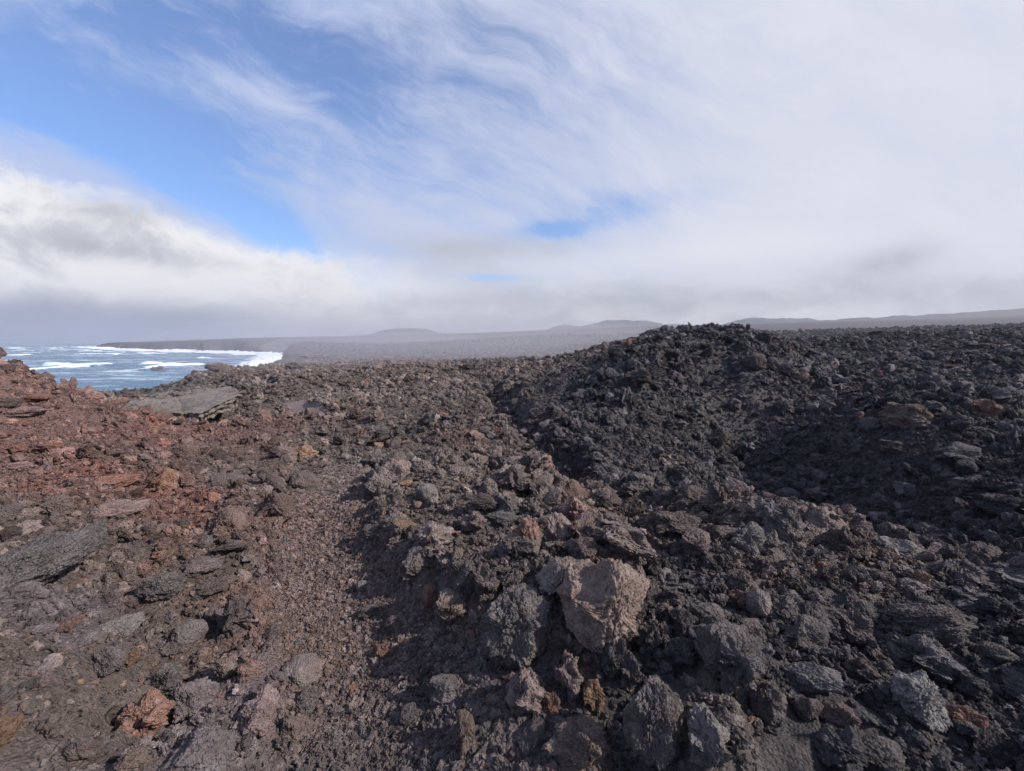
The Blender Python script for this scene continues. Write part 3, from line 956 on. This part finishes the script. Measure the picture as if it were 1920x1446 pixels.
def instance_cloud(name, X, Y, Z, rot, scl, col, idx):
    me = bpy.data.meshes.new(name)
    me.vertices.add(len(X))
    me.vertices.foreach_set('co', np.stack([X, Y, Z], 1).astype(np.float32).ravel())
    for nm, arr in (('rot', rot), ('scl', scl)):
        a = me.attributes.new(nm, 'FLOAT_VECTOR', 'POINT')
        a.data.foreach_set('vector', np.ascontiguousarray(arr, np.float32).ravel())
    a = me.attributes.new('idx', 'INT', 'POINT')
    a.data.foreach_set('value', np.asarray(idx, np.int32))
    color_attr(me, 'col', col)
    o = link(name, me)
    o['kind'] = 'stuff'
    ng = bpy.data.node_groups.new(name + '_scatter', 'GeometryNodeTree')
    ng.interface.new_socket('Geometry', in_out='INPUT', socket_type='NodeSocketGeometry')
    ng.interface.new_socket('Geometry', in_out='OUTPUT', socket_type='NodeSocketGeometry')
    N = ng.nodes
    gi, go = N.new('NodeGroupInput'), N.new('NodeGroupOutput')
    iop = N.new('GeometryNodeInstanceOnPoints')
    ci = N.new('GeometryNodeCollectionInfo')
    ci.inputs['Collection'].default_value = pool
    ci.inputs['Separate Children'].default_value = True
    ci.inputs['Reset Children'].default_value = True

    def attr(nm, typ):
        a = N.new('GeometryNodeInputNamedAttribute')
        a.data_type = typ
        a.inputs['Name'].default_value = nm
        return a.outputs[0]
    e2r = N.new('FunctionNodeEulerToRotation')
    L = ng.links.new
    L(gi.outputs[0], iop.inputs['Points'])
    L(ci.outputs[0], iop.inputs['Instance'])
    iop.inputs['Pick Instance'].default_value = True
    L(attr('idx', 'INT'), iop.inputs['Instance Index'])
    L(attr('rot', 'FLOAT_VECTOR'), e2r.inputs[0])
    L(e2r.outputs[0], iop.inputs['Rotation'])
    L(attr('scl', 'FLOAT_VECTOR'), iop.inputs['Scale'])
    L(iop.outputs[0], go.inputs[0])
    md = o.modifiers.new('scatter', 'NODES')
    md.node_group = ng
    return o


idx = np.where(proj > 11, shape, shape + NS)
instance_cloud('lava_rubble', FX[rest], FY[rest], zc[rest], rot[rest], scl[rest], fcn[rest], idx[rest])


# gravel on the trodden path
def gravel():
    kk = 260000
    az = rng.uniform(-.75, .35, kk)
    r = np.sqrt(rng.uniform(1.0, 5.8 ** 2, kk))
    X, Y = np.sin(az) * r, np.cos(az) * r
    pm = path_mask(X, Y)
    keep = rng.uniform(0, 1, kk) < np.maximum(pm, .03)
    X, Y, r = X[keep], Y[keep], r[keep]
    s = np.maximum(.008, .0034 * r) * (1 - rng.uniform(0, 1, len(X)) * .99) ** (-1 / 2.6)
    near = sstep(2.3, 1.5, r)
    s *= 1 + 2.0 * near
    s = np.minimum(s, .06)
    Z = height(X, Y) + s * .15
    c = (.35 * region_col(X, Y) + .65 * np.array(PAL['gravel'])) * np.exp(rng.normal(0, .20, len(X)))[:, None]
    u = rng.uniform(0, 1, len(X))
    c[u < .02] = np.array(PAL['rust']) * .8
    c[(u > .02) & (u < .10)] = PAL['bluegrey']
    dcol = np.array(PAL['bluegrey'])
    c = c * (1 - .5 * near[:, None]) + .5 * near[:, None] * dcol
    sh = rng.choice([i for i, x in enumerate(ORDER) if x in ('egg', 'ang', 'knob')], len(X))
    instance_cloud('gravel', X, Y, Z, rng.uniform(0, 6.28, (len(X), 3)), s[:, None] * rng.uniform(.75, 1.2, (len(X), 3)), c, sh + NS)
    print('gravel', len(X))


gravel()
print('scatter', time.time() - T0)


# ---------------------------------------------------------------- shelf with the shadowed overhang
def shelf():
    pts = [(212, 757), (262, 766), (300, 772), (345, 775), (372, 767), (400, 756), (432, 743), (452, 730), (430, 723), (380, 727), (320, 733), (262, 738), (225, 745)]
    Ys = [21, 19, 18.2, 17.6, 17.4, 18, 19, 22, 27, 31, 33, 32, 26]
    P3 = []
    for (px, py), Y in zip(pts, Ys):
        d = ray(px, py)
        P3.append(np.array([Y * d[0] / d[1], Y, EYE + Y * d[2] / d[1]]))
    P3 = np.array(P3)
    P3[7:, 2] = np.maximum(P3[7:, 2], height(P3[7:, 0], P3[7:, 1]) + .02)
    P3[0, 2] = height(P3[:1, 0], P3[:1, 1])[0]
    P3[:, 2] -= .12
    c = P3.mean(0)
    nS, nR, nE, nB = 460, 70, 16, 10
    t = np.linspace(0, len(P3), nS, endpoint=False)
    k0 = np.floor(t).astype(int)
    fr = (t - k0)[:, None]
    edge = P3[k0] * (1 - fr) + P3[(k0 + 1) % len(P3)] * fr
    ang = t / len(P3) * 6.2832
    cx, cy = np.cos(ang) * 3, np.sin(ang) * 3
    jag = .06 * noise2(cx * 1.2, cy * 1.2, 72) + .018 * noise2(cx * 4, cy * 4, 74) + .004 * noise2(cx * 14, cy * 14, 75)
    edge[:, :2] = c[:2] + (edge[:, :2] - c[:2]) * (1 + jag)[:, None]
    thick = .48 + .14 * noise2(cx * 2, cy * 2, 76)
    rings = [c + (edge - c) * q for q in np.linspace(.01, 1, nR)]
    for q in np.linspace(0, 1, nE)[1:]:      # broken edge, undercut towards the bottom
        bed = .020 * noise2(np.full(nS, q * 5.0) + .4 * cx, .6 * cy, 79)
        rg = c + (edge - c) * (1 - .05 * q - .012 * math.sin(q * 11) + bed)[:, None]
        rg[:, 2] -= thick * q
        rings.append(rg)
    for q in np.linspace(.9, .3, nB):
        rg = c + (edge - c) * q
        rg[:, 2] -= thick
        rings.append(rg)
    V = np.vstack(rings).astype(np.float32)
    dz = .16 * noise2(V[:, 0] / 2.2, V[:, 1] / 2.2, 70) + .10 * (.3 - np.abs(noise2(V[:, 0] / .9, V[:, 1] / .9, 71)))
    V[:, 2] += dz
    for lam, amp in ((1.6, .06), (.5, .04), (.2, .03)):
        V += amp * np.stack([noise3(V / lam, 50), noise3(V / lam + 9, 51), noise3(V / lam - 7, 52)], 1)
    Fc = []
    for q in range(len(rings) - 1):
        for s_ in range(nS):
            a, b = q * nS + s_, q * nS + (s_ + 1) % nS
            Fc.append((a, b, b + nS, a + nS))
    me = mesh_from('rock_shelf', V, np.array(Fc), True)
    z_ = noise2(V[:, 0] / 2.5, V[:, 1] / 2.5, 77) + .6 * noise2(V[:, 0] / .7, V[:, 1] / .7, 78)
    color_attr(me, 'col', np.array((.225, .195, .172)) * (1 - sstep(-.1, .6, z_)[:, None] * np.array((.25, .36, .42))))
    o = link('rock_shelf', me, M_GROUND)
    o['label'] = 'smooth pale grey lava shelf with a dark overhang, between reddish mound and sea'
    o['category'] = 'rock shelf'


shelf()

# ---------------------------------------------------------------- far hills
def hills():
    M, nt, out = new_mat('far_hill')
    bs = nt.node('ShaderNodeBsdfPrincipled')
    geo = nt.node('ShaderNodeNewGeometry')
    nz = nt.noise(geo.outputs['Position'], .02, 6, .6)
    nt.put(bs.inputs['Base Color'], nt.mixc(nz, (.045, .05, .065, 1), (.09, .09, .10, 1)))
    bs.inputs['Roughness'].default_value = .95
    nt.t.links.new(bs.outputs[0], out.inputs[0])
    # skyline of each hill: (px, py) and its distance
    H = [([(630, 630), (680, 625), (705, 621), (722, 615), (738, 612), (790, 611), (805, 614), (822, 620), (850, 623), (900, 626)], 2300),
         ([(1020, 616), (1045, 606), (1060, 605), (1085, 608), (1110, 604), (1130, 597), (1150, 596), (1215, 597), (1240, 605), (1262, 602), (1290, 607), (1400, 612)], 2200),
         ([(1330, 609), (1365, 604), (1385, 595), (1410, 592), (1460, 593), (1500, 592), (1520, 598), (1560, 601), (1650, 598), (1780, 592)], 1900),
         ([(1380, 610), (1480, 603), (1600, 595), (1740, 588), (1860, 580), (1960, 574), (2100, 570), (2300, 575)], 1500)]
    for q, (sk, Y0) in enumerate(H):
        sk = np.array(sk, float)
        sk[:, 1] += 4 if q < 3 else 2
        pxs = np.linspace(sk[0, 0], sk[-1, 0], 160)
        pys = np.interp(pxs, sk[:, 0], sk[:, 1])
        pys = np.convolve(np.pad(pys, 4, mode='edge'), np.ones(9) / 9, 'valid')
        d = np.array([ray(a, b) for a, b in zip(pxs, pys)])
        X = Y0 * d[:, 0] / d[:, 1]
        Zt = EYE + Y0 * d[:, 2] / d[:, 1]
        nD = 40
        V = []
        wdt = (X[-1] - X[0]) * .5
        for e in np.linspace(-1, 1, nD):
            prof = (1 - min(1, abs(e)) ** 1.5)
            Yv = np.full(160, Y0 + e * wdt)
            z = -5 + (Zt + 5) * prof
            z = z + (Zt.max() * .05) * prof * noise2(X / 60 + q * 9, Yv / 60, 80 + q) - (Zt + 5) * .10 * prof * np.abs(noise2(X / 26 + q * 9, Yv / 90, 85 + q))
            V.append(np.stack([X, Yv, z], 1))
        V = np.vstack(V)
        i = np.arange(nD - 1)[:, None] * 160
        j = np.arange(159)[None]
        f = np.stack([i + j, i + j + 1, i + 160 + j + 1, i + 160 + j], 2).reshape(-1, 4)
        o = link('hills', mesh_from('hills', V, f), M)
        o['kind'] = 'structure'


hills()

# ---------------------------------------------------------------- sea
SEA = -12.0


def sea():
    az = np.linspace(-R(75), -R(8), 900)
    rs = np.exp(np.linspace(math.log(36), math.log(5200), 760))
    Xg = (np.sin(az)[None] * rs[:, None]).ravel()
    Yg = (np.cos(az)[None] * rs[:, None]).ravel()
    r = np.hypot(Xg, Yg)
    sd = coast_sd(Xg, Yg)
    z = np.full(len(Xg), SEA)
    for lam, amp, sdv in ((70, .55, 1), (28, .40, 2), (11, .2, 3), (4.5, .1, 4)):
        ok = lam * 420 > r
        th = .5
        xx, yy = Xg[ok] * math.cos(th) + Yg[ok] * math.sin(th), -Xg[ok] * math.sin(th) + Yg[ok] * math.cos(th)
        nv = noise2(xx / lam * .45, yy / lam, 90 + sdv)
        z[ok] += amp * (.6 - 1.6 * np.abs(nv))
    wob = 10 * noise2(Xg / 40, Yg / 40, 97) + 5 * noise2(Xg / 14, Yg / 14, 98)
    dsh = -sd
    foam = sstep(27, 4, dsh + wob) 
    # rollers standing off the headland
    for off, wd in ((55, 9), (95, 8), (150, 9)):
        b = np.exp(-((dsh - off + 2.4 * wob) / (wd * .6)) ** 2) * sstep(.12, .42, noise2(Xg / 90, Yg / 90, 99 + off) + .12) * sstep(200, 320, r)
        foam = np.maximum(foam, b)
        z += 1.1 * b
    surf = sstep(18, 3, dsh + .6 * wob) * sstep(120, 300, r)
    z += surf * (.8 + 2.2 * np.abs(noise2(Xg / 9, Yg / 9, 110)) + 1.2 * np.abs(noise2(Xg / 3.5, Yg / 3.5, 111)))
    na = len(az)
    i = np.arange(len(rs) - 1)[:, None] * na
    j = np.arange(na - 1)[None]
    f = np.stack([i + j, i + na + j, i + na + j + 1, i + j + 1], 2).reshape(-1, 4)
    me = mesh_from('sea', np.stack([Xg, Yg, z], 1), f)
    float_attr(me, 'foam', foam)
    M, nt, out = new_mat('sea_water')
    geo = nt.node('ShaderNodeNewGeometry')
    mp = nt.node('ShaderNodeMapping')
    nt.put(mp.inputs[0], geo.outputs['Position'])
    mp.inputs['Rotation'].default_value = (0, 0, -.5)
    mp.inputs['Scale'].default_value = (.35, 1, 1)
    fa = X_(nt, nt.node('ShaderNodeAttribute', attribute_name='foam').outputs['Fac'])
    n1 = nt.noise(mp.outputs[0], .11, 7, .62, .8)
    n2 = nt.noise(mp.outputs[0], .035, 5, .6, .5)
    n3 = nt.noise(geo.outputs['Position'], .5, 5, .6)
    streak = nt.step(n1 * .7 + n2 * .5 + (n3 - .5) * .2, .60, .78)
    mask = nt.math('MAXIMUM', nt.step(fa + (n3 - .5) * .7 + (n1 - .5) * .5, .25, .6), streak * .75)
    bs = nt.node('ShaderNodeBsdfPrincipled')
    deep = nt.mixc(nt.step(n2, .35, .65), (.016, .075, .15, 1), (.035, .14, .23, 1))
    nt.put(bs.inputs['Base Color'], nt.mixc(mask, deep, (.80, .84, .88, 1)))
    nt.put(bs.inputs['Roughness'], mask * .6 + .22)
    bs.inputs['IOR'].default_value = 1.33
    bp = nt.node('ShaderNodeBump')
    bp.inputs['Strength'].default_value = .7
    bp.inputs['Distance'].default_value = .8
    nt.put(bp.inputs['Height'], nt.noise(mp.outputs[0], .45, 7, .62, .3) + mask * .3)
    nt.put(bs.inputs['Normal'], bp.outputs[0])
    nt.t.links.new(bs.outputs[0], out.inputs[0])
    o = link('sea', me, M)
    o['kind'] = 'structure'


sea()
print('sea', time.time() - T0)


# ---------------------------------------------------------------- air
def volume_mat(name, col, dens, g=.2):
    M, nt, out = new_mat(name)
    v = nt.node('ShaderNodeVolumePrincipled')
    v.inputs['Color'].default_value = (*col, 1)
    v.inputs['Density'].default_value = dens
    v.inputs['Anisotropy'].default_value = g
    nt.t.links.new(v.outputs[0], out.inputs['Volume'])
    return M


def haze():
    bm = bmesh.new()
    bmesh.ops.create_cube(bm, size=1)
    me = bpy.data.meshes.new('haze')
    bm.to_mesh(me)
    bm.free()
    zb, zt = -18.5, 140.0
    me.transform(Matrix.Translation((0, 0, (zb + zt) / 2)) @ Matrix.Diagonal((11000, 11000, zt - zb, 1)))
    o = link('haze', me, volume_mat('haze_air', (.63, .645, .73), .00026))
    o['kind'] = 'stuff'


def spray(x, y, z, rx, ry, rz, dens, rot=0):
    bm = bmesh.new()
    bmesh.ops.create_icosphere(bm, subdivisions=4, radius=1)
    me = bpy.data.meshes.new('sea_mist')
    bm.to_mesh(me)
    bm.free()
    for p in me.polygons:
        p.use_smooth = True
    me.transform(Matrix.Translation((x, y, z)) @ Matrix.Rotation(rot, 4, 'Z') @ Matrix.Diagonal((rx, ry, rz, 1)))
    o = link('sea_mist', me, volume_mat('spray_mist', (.78, .76, .82), dens))
    o['kind'] = 'stuff'


haze()
spray(0, 200, 2, 110, 90, 11, .0019, .2)
spray(-120, 420, -3, 110, 110, 14, .0024, .3)
spray(-12, 78, .4, 42, 48, 5.5, .0058, 0)


# ---------------------------------------------------------------- sky and sun
SUN_AZ, SUN_EL = R(107), R(35)     # to the right of the view, low


def world():
    w = bpy.data.worlds.new('World')
    scene.world = w
    w.use_nodes = True
    w.node_tree.nodes.clear()
    nt = NT(w.node_tree)
    out = nt.node('ShaderNodeOutputWorld')
    sky = nt.node('ShaderNodeTexSky', sky_type='NISHITA')
    sky.sun_disc = False
    sky.sun_elevation = SUN_EL
    sky.sun_rotation = SUN_AZ
    sky.air_density = 1.0
    sky.dust_density = .4
    sky.ozone_density = 2.5
    tc = nt.node('ShaderNodeTexCoord')
    sep = nt.node('ShaderNodeSeparateXYZ')
    nt.put(sep.inputs[0], tc.outputs['Generated'])
    x, y, z = (X_(nt, s) for s in sep.outputs)
    ys = y.max(.08)
    u = x / ys
    v = z / ys
    zz = z.max(0.0) + .10
    ct, st = math.cos(R(26)), math.sin(R(26))
    wn = nt.node('ShaderNodeTexNoise')
    nt.put(wn.inputs['Vector'], nt.xyz(u, v, .7))
    wn.inputs['Scale'].default_value = 2.2
    wn.inputs['Detail'].default_value = 4
    ws = nt.node('ShaderNodeSeparateColor')
    nt.put(ws.inputs[0], wn.outputs['Color'])
    uw = u + (X_(nt, ws.outputs[0]) - .5) * .34
    vw = v + (X_(nt, ws.outputs[1]) - .5) * .22
    al = uw * ct - vw * st           # along the wisps
    ac = uw * st + vw * ct           # across them
    nA = nt.noise(nt.xyz(al * .75, ac * 1.6, 3.1), 2.6, 9, .60, .25)
    nB = nt.noise(nt.xyz(al * .60, ac * 2.4, 8.7), 6.0, 9, .66, .35)
    nC = nt.noise(nt.xyz(uw * 1.0, vw * 3.0, 1.3), 2.6, 9, .60, .3)
    nD = nt.noise(nt.xyz(uw, vw * 2.0, 5.0), 7.5, 9, .64, .3)

    nE = nt.noise(nt.xyz(al * .9, ac * 1.9, 2.2), 15.0, 8, .62, .2)

    def uv(px, py):
        d = ray(px, py)
        return d[0] / d[1], d[2] / d[1]

    def blob(px, py, rx, ry, ang=0):
        u0, v0 = uv(px, py)
        s = 1 / (F_PX * ray(px, py)[1])
        ca_, sa_ = math.cos(R(ang)), math.sin(R(ang))
        du, dv = u - u0, v - v0
        p = (du * ca_ + dv * sa_) * (1 / (rx * s))
        q = (dv * ca_ - du * sa_) * (1 / (ry * s))
        return ((p * p + q * q) * -1.0).exp()

    # openings in the cloud
    blue = blob(40, 190, 260, 75, -16) * .95 + blob(330, 255, 330, 62, -17) * .85 + blob(330, 350, 190, 34, -30) * .75 + blob(490, 412, 120, 36, -33) * 1.15 \
        + blob(330, 40, 300, 80, -12) * .70 + blob(600, 120, 190, 80, -38) * .60 + blob(60, 60, 220, 120, 0) * .45 + blob(520, 200, 520, 260, -20) * .26 \
        + blob(1035, 432, 78, 15, 3) * .95 + blob(1180, 388, 150, 34, 10) * .50 + blob(930, 521, 70, 9, 0) * .75 + blob(760, 230, 470, 260, 0) * .30 + blob(980, 70, 400, 220, 0) * .24
    wisp = blob(640, 372, 260, 46, -22) * .45 + blob(390, 120, 260, 26, -27) * .18 + blob(150, 225, 150, 20, -14) * .25 + blob(470, 170, 160, 22, -26) * .35
    warp = (nA - .5) * 1.7 + (nB - .5) * 1.7 + (nE - .5) * .75
    thin = nt.step(blue * -.90 + 1.04 + wisp + warp * (blue * .75 + .30), -.10, 1.12)
    thin = thin * .87 + .12
    # bright bank lower left: everything below a line through the picture
    (ua, va), (ub, vb) = uv(0, 305), uv(600, 468)
    slope = (vb - va) / (ub - ua)
    line = v - (u - ua) * slope - va
    bank = nt.step(line * -1.0 + (nC - .5) * .22 + (nD - .5) * .17 + (nE - .5) * .05, -.03, .05)
    bank = bank * nt.step(u * -1.0 + (nC - .5) * .3, -.18, .45)
    low = nt.step(v * -1.0 + (nC - .5) * .10 + (nD - .5) * .05, -.20, -.06)
    thin_col = nt.mixc(nt.step(u + (nC - .5) * .3, -.75, .75), (.47, .565, .86, 1), (.77, .78, .86, 1))
    thin_col = nt.mixc(nt.step(nA * .6 + nC * .4, .35, .72), nt.mixc(.5, thin_col, (.62, .66, .78, 1)), thin_col)
    bank_col = nt.mixc(nt.step(nC * .7 + nD * .5, .58, .78), (.95, .94, .95, 1), (.62, .63, .69, 1))
    low_col = nt.mixc(nt.step(nC * .9 + nD * .28, .46, .80), (.80, .80, .84, 1), (.42, .43, .48, 1))
    gaps = (blob(930, 521, 60, 10, 0) + blob(1035, 432, 75, 17, 3)).min(1.0)
    skyc = nt.node('ShaderNodeVectorMath', operation='MULTIPLY')
    nt.put(skyc.inputs[0], sky.outputs[0])
    skyc.inputs[1].default_value = (.86, 1.08, 1.40)
    bg_sky = nt.node('ShaderNodeBackground')
    nt.put(bg_sky.inputs[0], skyc.outputs[0])
    bg_sky.inputs[1].default_value = .108
    c = nt.mixc(bank, thin_col, bank_col)
    c = nt.mixc(low * (1.0 - bank * .8), c, low_col)
    # darker cloud patches and the rain bank over the sea
    fog = nt.step(v * -1.0 + (nC - .5) * .10 + (nD - .5) * .03 - u * .02, -uv(0, 540)[1], -uv(0, 606)[1]) * nt.step(u * -1.0 + (nC - .5) * .25, .28, .80)
    c = nt.mixc((fog * .92).clamp(), c, (.345, .375, .475, 1))
    pat = blob(900, 466, 190, 24, 0) * .6 + blob(1655, 492, 95, 26, 14) * .75 + blob(1800, 545, 300, 26, 0) * .5 + blob(1300, 560, 420, 22, 0) * .55 \
        + blob(215, 470, 150, 22, -8) * .7 + blob(210, 395, 110, 22, -6) * .5 + blob(860, 566, 60, 12, 0) * .5
    c = nt.mixc((pat * (1.2 + (nD - .5) * 3.0 + (nC - .5) * 1.5)).clamp(), c, (.50, .51, .57, 1))
    glow = blob(1330, 470, 420, 34, 6) * .5 + blob(640, 505, 260, 40, -12) * .5 + blob(250, 530, 330, 26, 0) * .5
    c = nt.mixc(glow.clamp(), c, (.88, .87, .91, 1))
    bg_c = nt.node('ShaderNodeBackground')
    nt.put(bg_c.inputs[0], c)
    bg_c.inputs[1].default_value = .80
    alpha = nt.math('MAXIMUM', thin, nt.math('MAXIMUM', bank, low * (1.0 - gaps * .8)))
    front = nt.step(y, .0, .35) * nt.step(z, .86, .68)
    alpha = alpha * front + (1.0 - front) * .50
    mx = nt.node('ShaderNodeMixShader')
    nt.put(mx.inputs[0], alpha)
    nt.t.links.new(bg_sky.outputs[0], mx.inputs[1])
    nt.t.links.new(bg_c.outputs[0], mx.inputs[2])
    nt.t.links.new(mx.outputs[0], out.inputs[0])
    w.cycles.sampling_method = 'MANUAL'
    w.cycles.sample_map_resolution = 512


world()
sl = bpy.data.lights.new('sun', 'SUN')
sl.energy = 4.6
sl.angle = R(.6)
sl.color = (1, .93, .84)
so = bpy.data.objects.new('sun', sl)
COL.objects.link(so)
sdir = Vector((math.cos(SUN_EL) * math.sin(SUN_AZ), math.cos(SUN_EL) * math.cos(SUN_AZ), math.sin(SUN_EL)))
so.rotation_euler = sdir.to_track_quat('Z', 'Y').to_euler()

cam = bpy.data.cameras.new('camera')
cam.sensor_width = 36
cam.lens = 36 * F_PX / 1920
cam.clip_start = .05
cam.clip_end = 30000
co = bpy.data.objects.new('camera', cam)
COL.objects.link(co)
co.location = (0, 0, EYE)
co.rotation_euler = (math.pi / 2 - PITCH, 0, 0)
scene.camera = co

scene.view_settings.view_transform = 'Standard'
scene.view_settings.look = 'None'
scene.view_settings.exposure = .35
scene.view_settings.gamma = 1
scene.cycles.use_denoising = True
scene.cycles.denoiser = 'OPENIMAGEDENOISE'
scene.cycles.max_bounces = 5
scene.cycles.diffuse_bounces = 3
scene.cycles.glossy_bounces = 2
scene.cycles.volume_bounces = 1
scene.cycles.use_adaptive_sampling = True
scene.cycles.adaptive_threshold = .02
print('script', time.time() - T0)
